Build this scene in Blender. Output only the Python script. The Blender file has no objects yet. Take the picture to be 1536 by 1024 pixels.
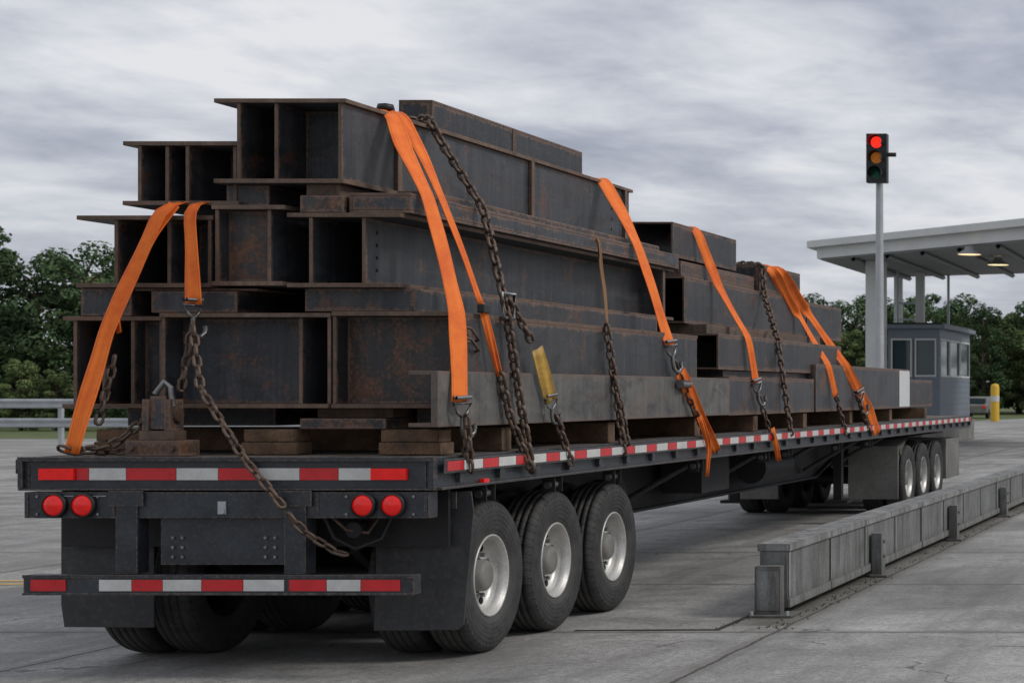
import bpy, math, random, bisect, bmesh
from mathutils import Vector, Matrix
random.seed(7)
S=bpy.context.scene
R=math.radians
# ------------------------------------------------------------ node helpers
def newmat(name):
    m=bpy.data.materials.new(name); m.use_nodes=True
    nt=m.node_tree; b=nt.nodes['Principled BSDF']
    return m,nt,b
def N(nt,t,**k):
    n=nt.nodes.new(t)
    for a,v in k.items(): setattr(n,a,v)
    return n
def L(nt,a,b): nt.links.new(a,b)
def coords(nt,scale=(1,1,1),out='Object'):
    tc=N(nt,'ShaderNodeTexCoord'); mp=N(nt,'ShaderNodeMapping'); mp.inputs['Scale'].default_value=scale
    L(nt,tc.outputs[out],mp.inputs['Vector']); return mp.outputs[0]
def noise(nt,vec,scale,detail=6,rough=.6,dist=0):
    n=N(nt,'ShaderNodeTexNoise'); n.inputs['Scale'].default_value=scale; n.inputs['Detail'].default_value=min(detail,6)
    n.inputs['Roughness'].default_value=rough; n.inputs['Distortion'].default_value=dist
    L(nt,vec,n.inputs['Vector']); return n.outputs['Fac']
def ramp(nt,fac,stops):
    r=N(nt,'ShaderNodeValToRGB'); e=r.color_ramp.elements
    while len(e)<len(stops): e.new(.5)
    for i,(p,c) in enumerate(stops):
        e[i].position=p; e[i].color=(c if len(c)==4 else (*c,1)) if isinstance(c,tuple) else (c,c,c,1)
    L(nt,fac,r.inputs[0]); return r.outputs[0]
def mix(nt,f,a,b,bt='MIX'):
    m=N(nt,'ShaderNodeMix',data_type='RGBA',blend_type=bt)
    for s,v in ((0,f),(6,a),(7,b)):
        if isinstance(v,(int,float)): m.inputs[s].default_value=v
        elif isinstance(v,tuple): m.inputs[s].default_value=(*v,1)
        else: L(nt,v,m.inputs[s])
    return m.outputs[2]
def mth(nt,op,a,b=None,c=None,clamp=False):
    m=N(nt,'ShaderNodeMath',operation=op); m.use_clamp=clamp
    for i,v in enumerate((a,b,c)):
        if v is None: continue
        if isinstance(v,(int,float)): m.inputs[i].default_value=v
        else: L(nt,v,m.inputs[i])
    return m.outputs[0]
def bump(nt,b,h,strength=.3,dist=.01):
    n=N(nt,'ShaderNodeBump'); n.inputs['Strength'].default_value=strength; n.inputs['Distance'].default_value=dist
    L(nt,h,n.inputs['Height']); L(nt,n.outputs[0],b.inputs['Normal']); return n
def edgedist(nt):
    a=N(nt,'ShaderNodeUVMap',uv_map='ua'); c=N(nt,'ShaderNodeUVMap',uv_map='ub')
    s1=N(nt,'ShaderNodeSeparateXYZ'); s2=N(nt,'ShaderNodeSeparateXYZ'); L(nt,a.outputs[0],s1.inputs[0]); L(nt,c.outputs[0],s2.inputs[0])
    return mth(nt,'MINIMUM',mth(nt,'MINIMUM',s1.outputs[0],s1.outputs[1]),mth(nt,'MINIMUM',s2.outputs[0],s2.outputs[1]))
# ------------------------------------------------------------ materials
def painted(name,col,rough=.5,metal=0,var=.35,dirt=(.12,.10,.08),dirtamt=.4,sc=1,bm=.15,spec=.5,edge=None):
    m,nt,b=newmat(name); v=coords(nt)
    n1=noise(nt,v,3*sc,6,.65); n2=noise(nt,v,30*sc,4,.7)
    dk=tuple(c*(1-var) for c in col); lt=tuple(min(1,c*(1+var)) for c in col)
    c=ramp(nt,n1,[(.3,dk),(.7,lt)])
    f=ramp(nt,n2,[(.5,0.0),(.75,1.0)]); f2=mth(nt,'MULTIPLY',f,dirtamt)
    c=mix(nt,f2,c,dirt)
    if edge:
        ed=mth(nt,'LESS_THAN',edgedist(nt),mth(nt,'MULTIPLY',mth(nt,'SUBTRACT',n2,.42),.045)); c=mix(nt,mth(nt,'MULTIPLY',ed,.7),c,edge)
    L(nt,c,b.inputs['Base Color'])
    b.inputs['Metallic'].default_value=metal
    b.inputs['Specular IOR Level'].default_value=spec
    r=mth(nt,'MULTIPLY_ADD',n1,.35,rough-.17); L(nt,r,b.inputs['Roughness'])
    bump(nt,b,n2,bm,.004); return m
def steel(name,c0,c1,rust=.5,edge=.9,rough=.5,thr=.54):
    m,nt,b=newmat(name)
    oi=N(nt,'ShaderNodeObjectInfo')
    tc=N(nt,'ShaderNodeTexCoord')
    ad=N(nt,'ShaderNodeVectorMath',operation='ADD'); L(nt,tc.outputs['Object'],ad.inputs[0])
    cb=N(nt,'ShaderNodeCombineXYZ'); rr=mth(nt,'MULTIPLY',oi.outputs['Random'],37); L(nt,rr,cb.inputs[0]); L(nt,rr,cb.inputs[1]); L(nt,cb.outputs[0],ad.inputs[1])
    def mp(s):
        q=N(nt,'ShaderNodeMapping'); q.inputs['Scale'].default_value=s; L(nt,ad.outputs[0],q.inputs[0]); return q.outputs[0]
    v=mp((1,1,1)); vs=mp((6,4,.30)); vl=mp((1,.4,1.3))
    n1=noise(nt,vl,2.4,6,.74,.8); n2=noise(nt,vs,2.6,6,.74); n3=noise(nt,v,38,5,.78); n4=noise(nt,v,2.8,6,.76,.5)
    f=mth(nt,'ADD',mth(nt,'MULTIPLY',n1,.45),mth(nt,'ADD',mth(nt,'MULTIPLY',n2,.38),mth(nt,'MULTIPLY',n3,.17)))
    mid=tuple(a*.6+q*.4 for a,q in zip(c0,c1))
    c=ramp(nt,f,[(.40,c0),(.5,mid),(.59,c1)])
    vr=mth(nt,'MULTIPLY_ADD',oi.outputs['Random'],.6,.70)
    c=mix(nt,1.0,c,vr,'MULTIPLY')
    br=ramp(nt,noise(nt,mp((1,.5,1)),1.1,6,.7,.5),[(.48,0.0),(.64,1.0)])
    c=mix(nt,mth(nt,'MULTIPLY',br,.35),c,tuple(q*w for q,w in zip(c1,(1.2,1.0,.82))))
    dkp=ramp(nt,noise(nt,mp((1,.6,1.2)),3.3,6,.72,1.0),[(.52,0.0),(.64,1.0)])
    c=mix(nt,mth(nt,'MULTIPLY',dkp,.55),c,(.014,.014,.016))
    sc=noise(nt,mp((3,.5,18)),4,6,.8)
    c=mix(nt,mth(nt,'MULTIPLY',ramp(nt,sc,[(.58,0.0),(.70,1.0)]),.38),c,(.15,.15,.148))
    rc=ramp(nt,n3,[(.3,(.055,.024,.013)),(.5,(.12,.05,.024)),(.7,(.22,.105,.055))])
    rf=ramp(nt,mth(nt,'ADD',mth(nt,'MULTIPLY',n4,.62),mth(nt,'ADD',mth(nt,'MULTIPLY',n3,.2),mth(nt,'MULTIPLY',n2,.18))),[(thr,0.0),(thr+.07,1.0)])
    rf=mth(nt,'MULTIPLY',rf,rust)
    ed0=edgedist(nt)
    wd=mth(nt,'MULTIPLY',mth(nt,'SUBTRACT',mth(nt,'ADD',mth(nt,'MULTIPLY',n4,.5),mth(nt,'MULTIPLY',n3,.5)),.42),.20)
    ed=mth(nt,'MULTIPLY',mth(nt,'SUBTRACT',mth(nt,'ADD',wd,.005),ed0),90,clamp=True); ed=mth(nt,'MULTIPLY',ed,edge)
    c=mix(nt,rf,c,rc)
    c=mix(nt,ed,c,mix(nt,.45,rc,(.17,.13,.105)))
    L(nt,c,b.inputs['Base Color'])
    L(nt,mth(nt,'MULTIPLY_ADD',n1,.6,rough-.26),b.inputs['Roughness'])
    b.inputs['Specular IOR Level'].default_value=.5
    h=mth(nt,'ADD',mth(nt,'MULTIPLY',n3,.6),n2)
    bump(nt,b,h,.4,.008)
    return m
def plain(name,col,rough=.5,metal=0,emit=0):
    m,nt,b=newmat(name); v=coords(nt); n=noise(nt,v,20,4,.6)
    c=ramp(nt,n,[(.3,tuple(x*.75 for x in col)),(.7,col)])
    L(nt,c,b.inputs['Base Color']); b.inputs['Roughness'].default_value=rough; b.inputs['Metallic'].default_value=metal
    if emit: b.inputs['Emission Color'].default_value=(*col,1); b.inputs['Emission Strength'].default_value=emit
    return m
M={}
M['steel']=steel('dark_steel',(.017,.019,.023),(.062,.065,.073),rust=.8)
M['steel_r']=steel('rusty_steel',(.022,.023,.026),(.062,.058,.057),rust=.9,thr=.48)
M['steel_l']=steel('grey_steel',(.075,.072,.067),(.18,.173,.16),rust=.4,edge=.6)
M['rustedge']=steel('rusty_cut_edge',(.07,.05,.038),(.19,.13,.095),rust=.8,edge=.3,rough=.75)
M['chain']=painted('chain_steel',(.12,.085,.065),.5,.45,.5,(.18,.08,.04),.7,3,.3)
M['hook']=painted('galvanised_hook',(.24,.24,.24),.4,.8,.3,(.1,.06,.04),.4,3)
M['paint']=painted('trailer_paint',(.024,.029,.036),.42,0,.5,(.12,.105,.09),.4,1.4,.2,edge=(.13,.095,.07))
M['frame']=painted('chassis_black',(.012,.012,.013),.65,0,.4,(.06,.05,.045),.4)
M['flap']=painted('rubber_flap',(.036,.037,.038),.6,0,.55,(.12,.11,.10),.45,.9,.3)
M['wood']=painted('old_timber',(.13,.078,.045),.9,0,.6,(.035,.022,.014),.7,2,.6,edge=(.03,.02,.014))
M['red']=painted('red_reflector',(.58,.016,.022),.3,0,.15,(.2,.06,.05),.35,2,.05)
M['redlamp']=plain('tail_lamp_red',(.72,.012,.01),.15,0,.2)
M['white']=painted('white_reflector',(.58,.58,.56),.35,0,.12,(.3,.28,.25),.4,3,.05)
M['rim']=painted('alloy_rim',(.55,.54,.51),.42,.45,.2,(.20,.17,.14),.5,2,.05)
M['galv']=painted('galvanised',(.42,.44,.45),.5,.3,.15,(.25,.24,.22),.3)
def concmat(name,col):
    m,nt,b=newmat(name); v=coords(nt); n1=noise(nt,v,2.2,6,.72); n2=noise(nt,coords(nt,(6,6,.7)),1.6,6,.7); n3=noise(nt,v,40,5,.75)
    c=ramp(nt,n1,[(.3,tuple(x*.62 for x in col)),(.7,tuple(x*1.25 for x in col))])
    c=mix(nt,mth(nt,'MULTIPLY',ramp(nt,n2,[(.46,0.0),(.62,1.0)]),.65),c,(.065,.058,.048))
    c=mix(nt,1.0,c,ramp(nt,n3,[(.3,.7),(.65,1.12)]),'MULTIPLY')
    e=mth(nt,'LESS_THAN',edgedist(nt),mth(nt,'MULTIPLY',mth(nt,'SUBTRACT',n3,.40),.06)); c=mix(nt,mth(nt,'MULTIPLY',e,.5),c,(.09,.08,.065))
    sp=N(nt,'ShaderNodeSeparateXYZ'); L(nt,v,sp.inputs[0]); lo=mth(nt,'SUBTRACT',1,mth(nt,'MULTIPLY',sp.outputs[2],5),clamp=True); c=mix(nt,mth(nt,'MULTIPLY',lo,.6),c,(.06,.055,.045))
    L(nt,c,b.inputs['Base Color']); b.inputs['Roughness'].default_value=.8; bump(nt,b,mth(nt,'ADD',n3,n1),.45,.008); return m
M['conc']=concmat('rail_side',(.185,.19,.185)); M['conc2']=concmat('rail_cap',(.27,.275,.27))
M['guard']=painted('mudguard_grey',(.19,.185,.17),.6,0,.35,(.07,.06,.05),.5,.6,.1)
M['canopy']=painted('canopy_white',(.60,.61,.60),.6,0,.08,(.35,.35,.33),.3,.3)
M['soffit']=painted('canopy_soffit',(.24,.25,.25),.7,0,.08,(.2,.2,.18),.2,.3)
M['booth']=painted('booth_cladding',(.16,.19,.225),.55,0,.1,(.10,.10,.10),.2,.4)
M['glass']=plain('dark_glass',(.03,.06,.065),.06)
M['yellow']=plain('yellow_paint',(.75,.45,.03),.5)
M['yline']=painted('road_yellow',(.62,.38,.08),.8,0,.2,(.3,.28,.22),.8,2)
M['blk']=plain('black_plastic',(.014,.014,.015),.5)
M['hole']=plain('dark_opening',(.004,.004,.004),.9)
M['lampred']=plain('signal_red',(.9,.02,.01),.3,0,1.5)
M['lampamb']=plain('signal_amber',(.40,.13,.02),.3,0,.35)
M['lampgrn']=plain('signal_green',(.01,.09,.06),.3)
M['warm']=plain('lamp_warm',(1,.8,.45),.4,0,1.2)
M['dark']=plain('joint_dark',(.035,.033,.03),.9)
M['weed']=plain('dry_weed',(.10,.10,.05),.9)
M['tagyel']=painted('binder_yellow',(.50,.30,.06),.5,0,.3,(.12,.08,.05),.6,4)
m,nt,b=newmat('orange_webbing'); v=coords(nt)
w=noise(nt,coords(nt,(1,1,6)),22,3,.6); n=noise(nt,v,5,6,.7)
c=ramp(nt,n,[(.3,(.74,.115,.008)),(.6,(.97,.215,.018))]); c=mix(nt,mth(nt,'MULTIPLY',w,.28),c,(.40,.06,.01))
st=mth(nt,'LESS_THAN',mth(nt,'ABSOLUTE',mth(nt,'SUBTRACT',edgedist(nt),.012)),.002); c=mix(nt,mth(nt,'MULTIPLY',st,.45),c,(.30,.04,.01))
L(nt,c,b.inputs['Base Color'])
b.inputs['Roughness'].default_value=.7; bump(nt,b,noise(nt,v,160,2,.5),.25,.003); M['strap']=m
m,nt,b=newmat('tan_strap'); b.inputs['Base Color'].default_value=(.24,.13,.06,1); b.inputs['Roughness'].default_value=.8; M['tan']=m
# tyre
m,nt,b=newmat('tyre_rubber'); tc=N(nt,'ShaderNodeTexCoord'); sp=N(nt,'ShaderNodeSeparateXYZ'); L(nt,tc.outputs['Object'],sp.inputs[0])
ang=mth(nt,'ARCTAN2',sp.outputs[1],sp.outputs[2])
rad=mth(nt,'SQRT',mth(nt,'ADD',mth(nt,'POWER',sp.outputs[1],2),mth(nt,'POWER',sp.outputs[2],2)))
lug=mth(nt,'SINE',mth(nt,'MULTIPLY_ADD',ang,56,mth(nt,'MULTIPLY',sp.outputs[0],30)))
lug=mth(nt,'MULTIPLY',ramp(nt,lug,[(.35,0.0),(.6,1.0)]),ramp(nt,rad,[(.475,0.0),(.485,1.0)]))
ringn=mth(nt,'SINE',mth(nt,'MULTIPLY',rad,200)); ringn=mth(nt,'MULTIPLY',ringn,.06)
let=mth(nt,'MULTIPLY',mth(nt,'GREATER_THAN',mth(nt,'SINE',mth(nt,'MULTIPLY',ang,38)),.1),mth(nt,'GREATER_THAN',mth(nt,'SINE',mth(nt,'MULTIPLY',ang,2)),.55))
let=mth(nt,'MULTIPLY',let,mth(nt,'LESS_THAN',mth(nt,'ABSOLUTE',mth(nt,'SUBTRACT',rad,.425)),.018))
n=noise(nt,tc.outputs['Object'],9,6,.7); n2=noise(nt,tc.outputs['Object'],60,3,.6)
c=ramp(nt,n,[(.35,(.016,.016,.017)),(.7,(.050,.048,.046))])
dust=ramp(nt,rad,[(.28,.45),(.37,.0),(.49,.05),(.52,.5)]); c=mix(nt,mth(nt,'MULTIPLY',dust,ramp(nt,n,[(.3,.4),(.6,1.2)])),c,(.085,.08,.072))
L(nt,c,b.inputs['Base Color']); b.inputs['Roughness'].default_value=.72
bump(nt,b,mth(nt,'ADD',mth(nt,'ADD',mth(nt,'ADD',lug,ringn),mth(nt,'MULTIPLY',let,.35)),mth(nt,'MULTIPLY',n2,.10)),.9,.014); M['tyre']=m
m,nt,b=newmat('deck_planks'); v=coords(nt,(7,.5,1)); n=noise(nt,v,3,6,.7); c=ramp(nt,n,[(.3,(.06,.05,.042)),(.7,(.19,.155,.12))])
L(nt,c,b.inputs['Base Color']); b.inputs['Roughness'].default_value=.85; bump(nt,b,n,.5,.01); M['deck']=m
def pave(name):
    m,nt,b=newmat(name); tc=N(nt,'ShaderNodeTexCoord'); v=tc.outputs['Object']
    sp=N(nt,'ShaderNodeSeparateXYZ'); L(nt,v,sp.inputs[0])
    wob=noise(nt,v,2.5,5,.7); wob=mth(nt,'MULTIPLY_ADD',wob,.07,-.035)
    def joint(o,off,per,w):
        a=mth(nt,'ADD',mth(nt,'ADD',o,off),wob); a=mth(nt,'ADD',a,per*100.0)
        f=mth(nt,'MODULO',a,per); f=mth(nt,'ABSOLUTE',mth(nt,'SUBTRACT',f,per/2.))
        return mth(nt,'SUBTRACT',f,per/2.)          # 0 at joint, negative away
    jj=mth(nt,'MAXIMUM',joint(sp.outputs[0],-2.86,4.4,0),joint(sp.outputs[1],-2.05,3.3,0))
    j=mth(nt,'GREATER_THAN',jj,-.016); jw=mth(nt,'GREATER_THAN',jj,-.085)
    big=noise(nt,v,.3,6,.6,.5); med=noise(nt,v,1.3,6,.78,.6); fin=noise(nt,v,22,6,.8); sp2=noise(nt,v,110,2,.7)
    c=ramp(nt,med,[(.30,(.24,.233,.216)),(.48,(.39,.38,.36)),(.70,(.53,.52,.495))])
    c=mix(nt,1.0,c,ramp(nt,big,[(.34,.60),(.62,1.08)]),'MULTIPLY')
    c=mix(nt,1.0,c,ramp(nt,fin,[(.34,.55),(.60,1.16)]),'MULTIPLY')
    c=mix(nt,1.0,c,ramp(nt,sp2,[(.36,.5),(.54,1.1)]),'MULTIPLY')
    st=ramp(nt,noise(nt,coords(nt,(1.3,.12,1)),1.0,6,.72),[(.48,0.0),(.64,1.0)])
    c=mix(nt,mth(nt,'MULTIPLY',st,.55),c,(.14,.133,.12))
    oil=ramp(nt,noise(nt,v,.9,6,.66),[(.58,0.0),(.70,1.0)]); c=mix(nt,mth(nt,'MULTIPLY',oil,.55),c,(.10,.095,.088))
    bx=mth(nt,'FLOOR',mth(nt,'DIVIDE',mth(nt,'SUBTRACT',sp.outputs[0],.66),4.4)); by=mth(nt,'FLOOR',mth(nt,'DIVIDE',mth(nt,'SUBTRACT',sp.outputs[1],.4),3.3))
    cb=N(nt,'ShaderNodeCombineXYZ'); L(nt,bx,cb.inputs[0]); L(nt,by,cb.inputs[1]); wn=N(nt,'ShaderNodeTexWhiteNoise',noise_dimensions='2D'); L(nt,cb.outputs[0],wn.inputs['Vector'])
    c=mix(nt,1.0,c,mth(nt,'MULTIPLY_ADD',wn.outputs['Value'],.2,.86),'MULTIPLY')
    vo=N(nt,'ShaderNodeTexVoronoi',feature='DISTANCE_TO_EDGE'); vo.inputs['Scale'].default_value=.33
    wv=N(nt,'ShaderNodeVectorMath',operation='ADD'); nn=N(nt,'ShaderNodeTexNoise'); nn.inputs['Scale'].default_value=1.2; nn.inputs['Detail'].default_value=6
    L(nt,v,nn.inputs['Vector']); L(nt,v,wv.inputs[0]); L(nt,nn.outputs['Color'],wv.inputs[1]); L(nt,wv.outputs[0],vo.inputs['Vector'])
    ck=mth(nt,'MULTIPLY',mth(nt,'LESS_THAN',vo.outputs[0],.0035),mth(nt,'GREATER_THAN',big,.48))
    c=mix(nt,mth(nt,'MULTIPLY',ck,.7),c,(.06,.058,.05))
    c=mix(nt,mth(nt,'MULTIPLY',mth(nt,'MULTIPLY',jw,fin),.6),c,(.12,.11,.095))
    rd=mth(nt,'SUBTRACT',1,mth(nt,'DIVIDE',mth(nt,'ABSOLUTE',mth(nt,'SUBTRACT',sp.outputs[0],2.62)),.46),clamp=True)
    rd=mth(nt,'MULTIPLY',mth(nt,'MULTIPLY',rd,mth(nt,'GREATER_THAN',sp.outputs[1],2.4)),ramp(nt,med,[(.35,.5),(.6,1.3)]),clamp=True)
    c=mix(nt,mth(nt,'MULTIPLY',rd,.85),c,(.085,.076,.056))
    c=mix(nt,mth(nt,'MULTIPLY',j,.88),c,(.05,.047,.04)); L(nt,c,b.inputs['Base Color'])
    L(nt,mth(nt,'MULTIPLY_ADD',med,.3,.6),b.inputs['Roughness'])
    h=mth(nt,'SUBTRACT',mth(nt,'MULTIPLY',fin,.8),mth(nt,'MULTIPLY',j,2)); bump(nt,b,h,.5,.012); return m
M['pave']=pave('concrete_pavement')
m,nt,b=newmat('grass'); v=coords(nt); n=noise(nt,v,.6,6,.7); n2=noise(nt,v,9,4,.7); c=ramp(nt,n,[(.3,(.07,.11,.03)),(.7,(.17,.19,.075))]); c=mix(nt,1.0,c,ramp(nt,n2,[(.3,.6),(.7,1.2)]),'MULTIPLY'); L(nt,c,b.inputs['Base Color']); b.inputs['Roughness'].default_value=.9; bump(nt,b,n2,.8,.1); M['grass']=m
def fol(name,a,bb):
    m,nt,b=newmat(name); ge=N(nt,'ShaderNodeNewGeometry'); v=coords(nt); n=noise(nt,v,.6,3,.5)
    f=mth(nt,'ADD',mth(nt,'MULTIPLY',ge.outputs['Random Per Island'],.35),mth(nt,'MULTIPLY',n,.75))
    c=ramp(nt,f,[(.28,a),(.80,bb)]); oi=N(nt,'ShaderNodeObjectInfo'); c=mix(nt,1.0,c,mth(nt,'MULTIPLY_ADD',oi.outputs['Random'],.7,.6),'MULTIPLY')
    L(nt,c,b.inputs['Base Color']); b.inputs['Roughness'].default_value=.9
    b.inputs['Specular IOR Level'].default_value=.08; return m
M['leafA']=fol('foliage_dark',(.036,.068,.034),(.105,.160,.070)); M['leafB']=fol('foliage_light',(.060,.095,.036),(.16,.195,.080))
M['bark']=painted('bark',(.07,.055,.04),.9)
# ------------------------------------------------------------ mesh builder
class MB:
    def __init__(s): s.v=[];s.f=[];s.m=[];s.mats=[];s.sm=[]
    def mi(s,k):
        if k not in s.mats: s.mats.append(k)
        return s.mats.index(k)
    def face(s,vs,k,sm=False):
        o=len(s.v); s.v+= [tuple(p) for p in vs]; s.f.append(tuple(range(o,o+len(vs)))); s.m.append(s.mi(k)); s.sm.append(sm)
    def box(s,x0,x1,y0,y1,z0,z1,k,end=None,sides=None):
        o=len(s.v); s.v+=[(x0,y0,z0),(x1,y0,z0),(x1,y1,z0),(x0,y1,z0),(x0,y0,z1),(x1,y0,z1),(x1,y1,z1),(x0,y1,z1)]
        F=[(0,3,2,1),(4,5,6,7),(0,1,5,4),(1,2,6,5),(2,3,7,6),(3,0,4,7)]
        for i,f in enumerate(F):
            s.f.append(tuple(o+a for a in f)); kk=k
            if i in(2,4) and end: kk=end
            if i in(3,5) and sides: kk=sides
            s.m.append(s.mi(kk)); s.sm.append(False)
        return s
    def prism(s,poly,axis,a0,a1,k):
        def P(p,a):
            return {'x':(a,p[0],p[1]),'y':(p[0],a,p[1]),'z':(p[0],p[1],a)}[axis]
        n=len(poly); o=len(s.v)
        s.v+=[P(p,a0) for p in poly]+[P(p,a1) for p in poly]
        s.f.append(tuple(o+i for i in range(n))); s.f.append(tuple(o+n+i for i in reversed(range(n))))
        for i in range(n): j=(i+1)%n; s.f.append((o+i,o+n+i,o+n+j,o+j))
        s.m+= [s.mi(k)]*(n+2); s.sm+=[False]*(n+2)
    def lathe(s,prof,c,axis,k,seg=48,smooth=True):
        o=len(s.v); n=len(prof)
        for i in range(seg):
            a=2*math.pi*i/seg
            for (h,r) in prof:
                u,w=r*math.cos(a),r*math.sin(a)
                p={'x':(h,u,w),'y':(u,h,w),'z':(u,w,h)}[axis]
                s.v.append((c[0]+p[0],c[1]+p[1],c[2]+p[2]))
        for i in range(seg):
            j=(i+1)%seg
            for q in range(n-1):
                s.f.append((o+i*n+q,o+j*n+q,o+j*n+q+1,o+i*n+q+1)); s.m.append(s.mi(k)); s.sm.append(smooth)
    def cyl(s,c,r,h,axis,k,seg=20):
        s.lathe([(0,0),(0,r)],c,axis,k,seg,False); s.lathe([(0,r),(h,r)],c,axis,k,seg); s.lathe([(h,r),(h,0)],c,axis,k,seg,False)
    def tube(s,pts,r,k,seg=8,closed=False):
        pts=[Vector(p) for p in pts]; n=len(pts); o=len(s.v)
        up=Vector((.13,.31,.94)).normalized(); rs=r if isinstance(r,(list,tuple)) else [r]*n
        for i,p in enumerate(pts):
            if closed: t=(pts[(i+1)%n]-pts[i-1])
            else: t=pts[min(i+1,n-1)]-pts[max(i-1,0)]
            t.normalize(); a=t.cross(up)
            if a.length<.1: a=t.cross(Vector((1,0,0)))
            a.normalize(); b_=t.cross(a)
            for q in range(seg):
                g=2*math.pi*q/seg; s.v.append(tuple(p+a*(rs[i]*math.cos(g))+b_*(rs[i]*math.sin(g))))
        for i in range(n if closed else n-1):
            j=(i+1)%n
            for q in range(seg):
                q2=(q+1)%seg; s.f.append((o+i*seg+q,o+j*seg+q,o+j*seg+q2,o+i*seg+q2)); s.m.append(s.mi(k)); s.sm.append(True)
    def obj(s,name,parent=None,origin=None,recalc=True,bevel=0,uv=True):
        me=bpy.data.meshes.new(name); vs=s.v
        if origin: vs=[(a-origin[0],b-origin[1],c-origin[2]) for a,b,c in vs]
        me.from_pydata(vs,[],s.f)
        for k in s.mats: me.materials.append(M[k])
        me.polygons.foreach_set('material_index',s.m); me.polygons.foreach_set('use_smooth',s.sm)
        if uv:
            ua=[];ub=[]
            for f in s.f:
                if len(f)==4:
                    p=[Vector(s.v[i]) for i in f]; W=(p[1]-p[0]).length; H=(p[2]-p[1]).length
                    ua+=[0,0,W,0,W,H,0,H]; ub+=[W,H,0,H,0,0,W,0]
                else: ua+=[5,5]*len(f); ub+=[5,5]*len(f)
            a=me.uv_layers.new(name='ua'); a.data.foreach_set('uv',ua); a=me.uv_layers.new(name='ub'); a.data.foreach_set('uv',ub)
        me.update()
        if recalc:
            bm=bmesh.new(); bm.from_mesh(me); bmesh.ops.recalc_face_normals(bm,faces=bm.faces); bm.to_mesh(me); bm.free()
        o=bpy.data.objects.new(name,me); S.collection.objects.link(o)
        if origin: o.location=origin
        if bevel:
            bv=o.modifiers.new('bev','BEVEL'); bv.width=bevel; bv.segments=2; bv.limit_method='ANGLE'
        if parent: o.parent=parent
        return o
def empty(name,loc=(0,0,0)):
    e=bpy.data.objects.new(name,None); e.location=loc; S.collection.objects.link(e); return e
# ------------------------------------------------------------ camera
cd=bpy.data.cameras.new('camera'); cam=bpy.data.objects.new('camera',cd); S.collection.objects.link(cam); S.camera=cam
cam.location=(6.49,-11.25,1.77); cam.rotation_euler=(R(90),0,0)
cd.sensor_width=36; cd.lens=2700/1536*36; cd.shift_x=-1132/1536; cd.shift_y=76/1536; cd.clip_end=6000
cd.dof.use_dof=True; cd.dof.focus_distance=13.5; cd.dof.aperture_fstop=5.6
# ------------------------------------------------------------ world & sun
W=bpy.data.worlds.new('World'); S.world=W; W.use_nodes=True; nt=W.node_tree
bg=nt.nodes['Background']; sky=N(nt,'ShaderNodeTexSky',sky_type='NISHITA'); sky.sun_disc=False
SE,SA=R(42),R(88)
sky.sun_elevation=SE; sky.sun_rotation=SA
tc=N(nt,'ShaderNodeTexCoord'); sp=N(nt,'ShaderNodeSeparateXYZ'); L(nt,tc.outputs['Generated'],sp.inputs[0])
zz=mth(nt,'MAXIMUM',sp.outputs[2],0.0); dz=mth(nt,'ADD',zz,.13)
cb=N(nt,'ShaderNodeCombineXYZ'); L(nt,mth(nt,'MULTIPLY',mth(nt,'DIVIDE',sp.outputs[0],dz),1.1),cb.inputs[0]); L(nt,mth(nt,'DIVIDE',sp.outputs[1],dz),cb.inputs[1]); cb.inputs[2].default_value=3.7
n1=noise(nt,cb.outputs[0],1.0,6,.52,.25); n2=noise(nt,cb.outputs[0],3.6,6,.58,.3)
f=mth(nt,'ADD',mth(nt,'MULTIPLY',n1,.70),mth(nt,'MULTIPLY',n2,.30))
cl=ramp(nt,f,[(.37,(3.1,3.4,4.2)),(.45,(4.5,4.8,5.6)),(.52,(6.2,6.4,7.0)),(.60,(8.1,8.15,8.4))])
hz=ramp(nt,zz,[(0.0,1.0),(.14,.2),(1.0,0.0)]); cl=mix(nt,mth(nt,'MULTIPLY',hz,.35),cl,(6.9,6.9,7.15))
cl=mix(nt,.93,sky.outputs[0],cl)
L(nt,cl,bg.inputs['Color']); bg.inputs['Strength'].default_value=.1
sd=bpy.data.lights.new('sun','SUN'); sd.energy=1.4; sd.angle=R(14); sd.color=(1,.96,.9); so=bpy.data.objects.new('sun',sd); S.collection.objects.link(so)
dirv=Vector((math.sin(SA)*math.cos(SE),math.cos(SA)*math.cos(SE),math.sin(SE))); so.rotation_euler=dirv.to_track_quat('Z','Y').to_euler(); so.location=(20,-20,30)
# ------------------------------------------------------------ ground
g=MB(); g.face([(-2500,-300,-.012),(2500,-300,-.012),(2500,4000,-.012),(-2500,4000,-.012)],'grass'); g.obj('ground',recalc=False)
g=MB(); g.face([(-140,-40,0),(60,-40,0),(60,120,0),(-9,120,0),(-16,58,0),(-140,53,0)],'pave'); g.obj('concrete_road',recalc=False)
g=MB()
g.face([(-9,5.05,.004),(-4.3,5.35,.004),(-4.3,5.45,.004),(-9,5.15,.004)],'yline'); g.face([(-9,5.35,.004),(-4.3,5.65,.004),(-4.3,5.75,.004),(-9,5.45,.004)],'yline'); g.obj('yellow_road_line',recalc=False)
g=MB(); g.face([(1.35,2.1,.005),(2.42,2.14,.005),(2.42,2.19,.005),(1.35,2.14,.005)],'dark'); g.face([(2.38,2.14,.006),(2.42,2.14,.006),(2.42,50,.006),(2.38,50,.006)],'dark'); g.obj('pavement_expansion_joint',recalc=False)
rw=random.Random(5); g=MB()
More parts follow.
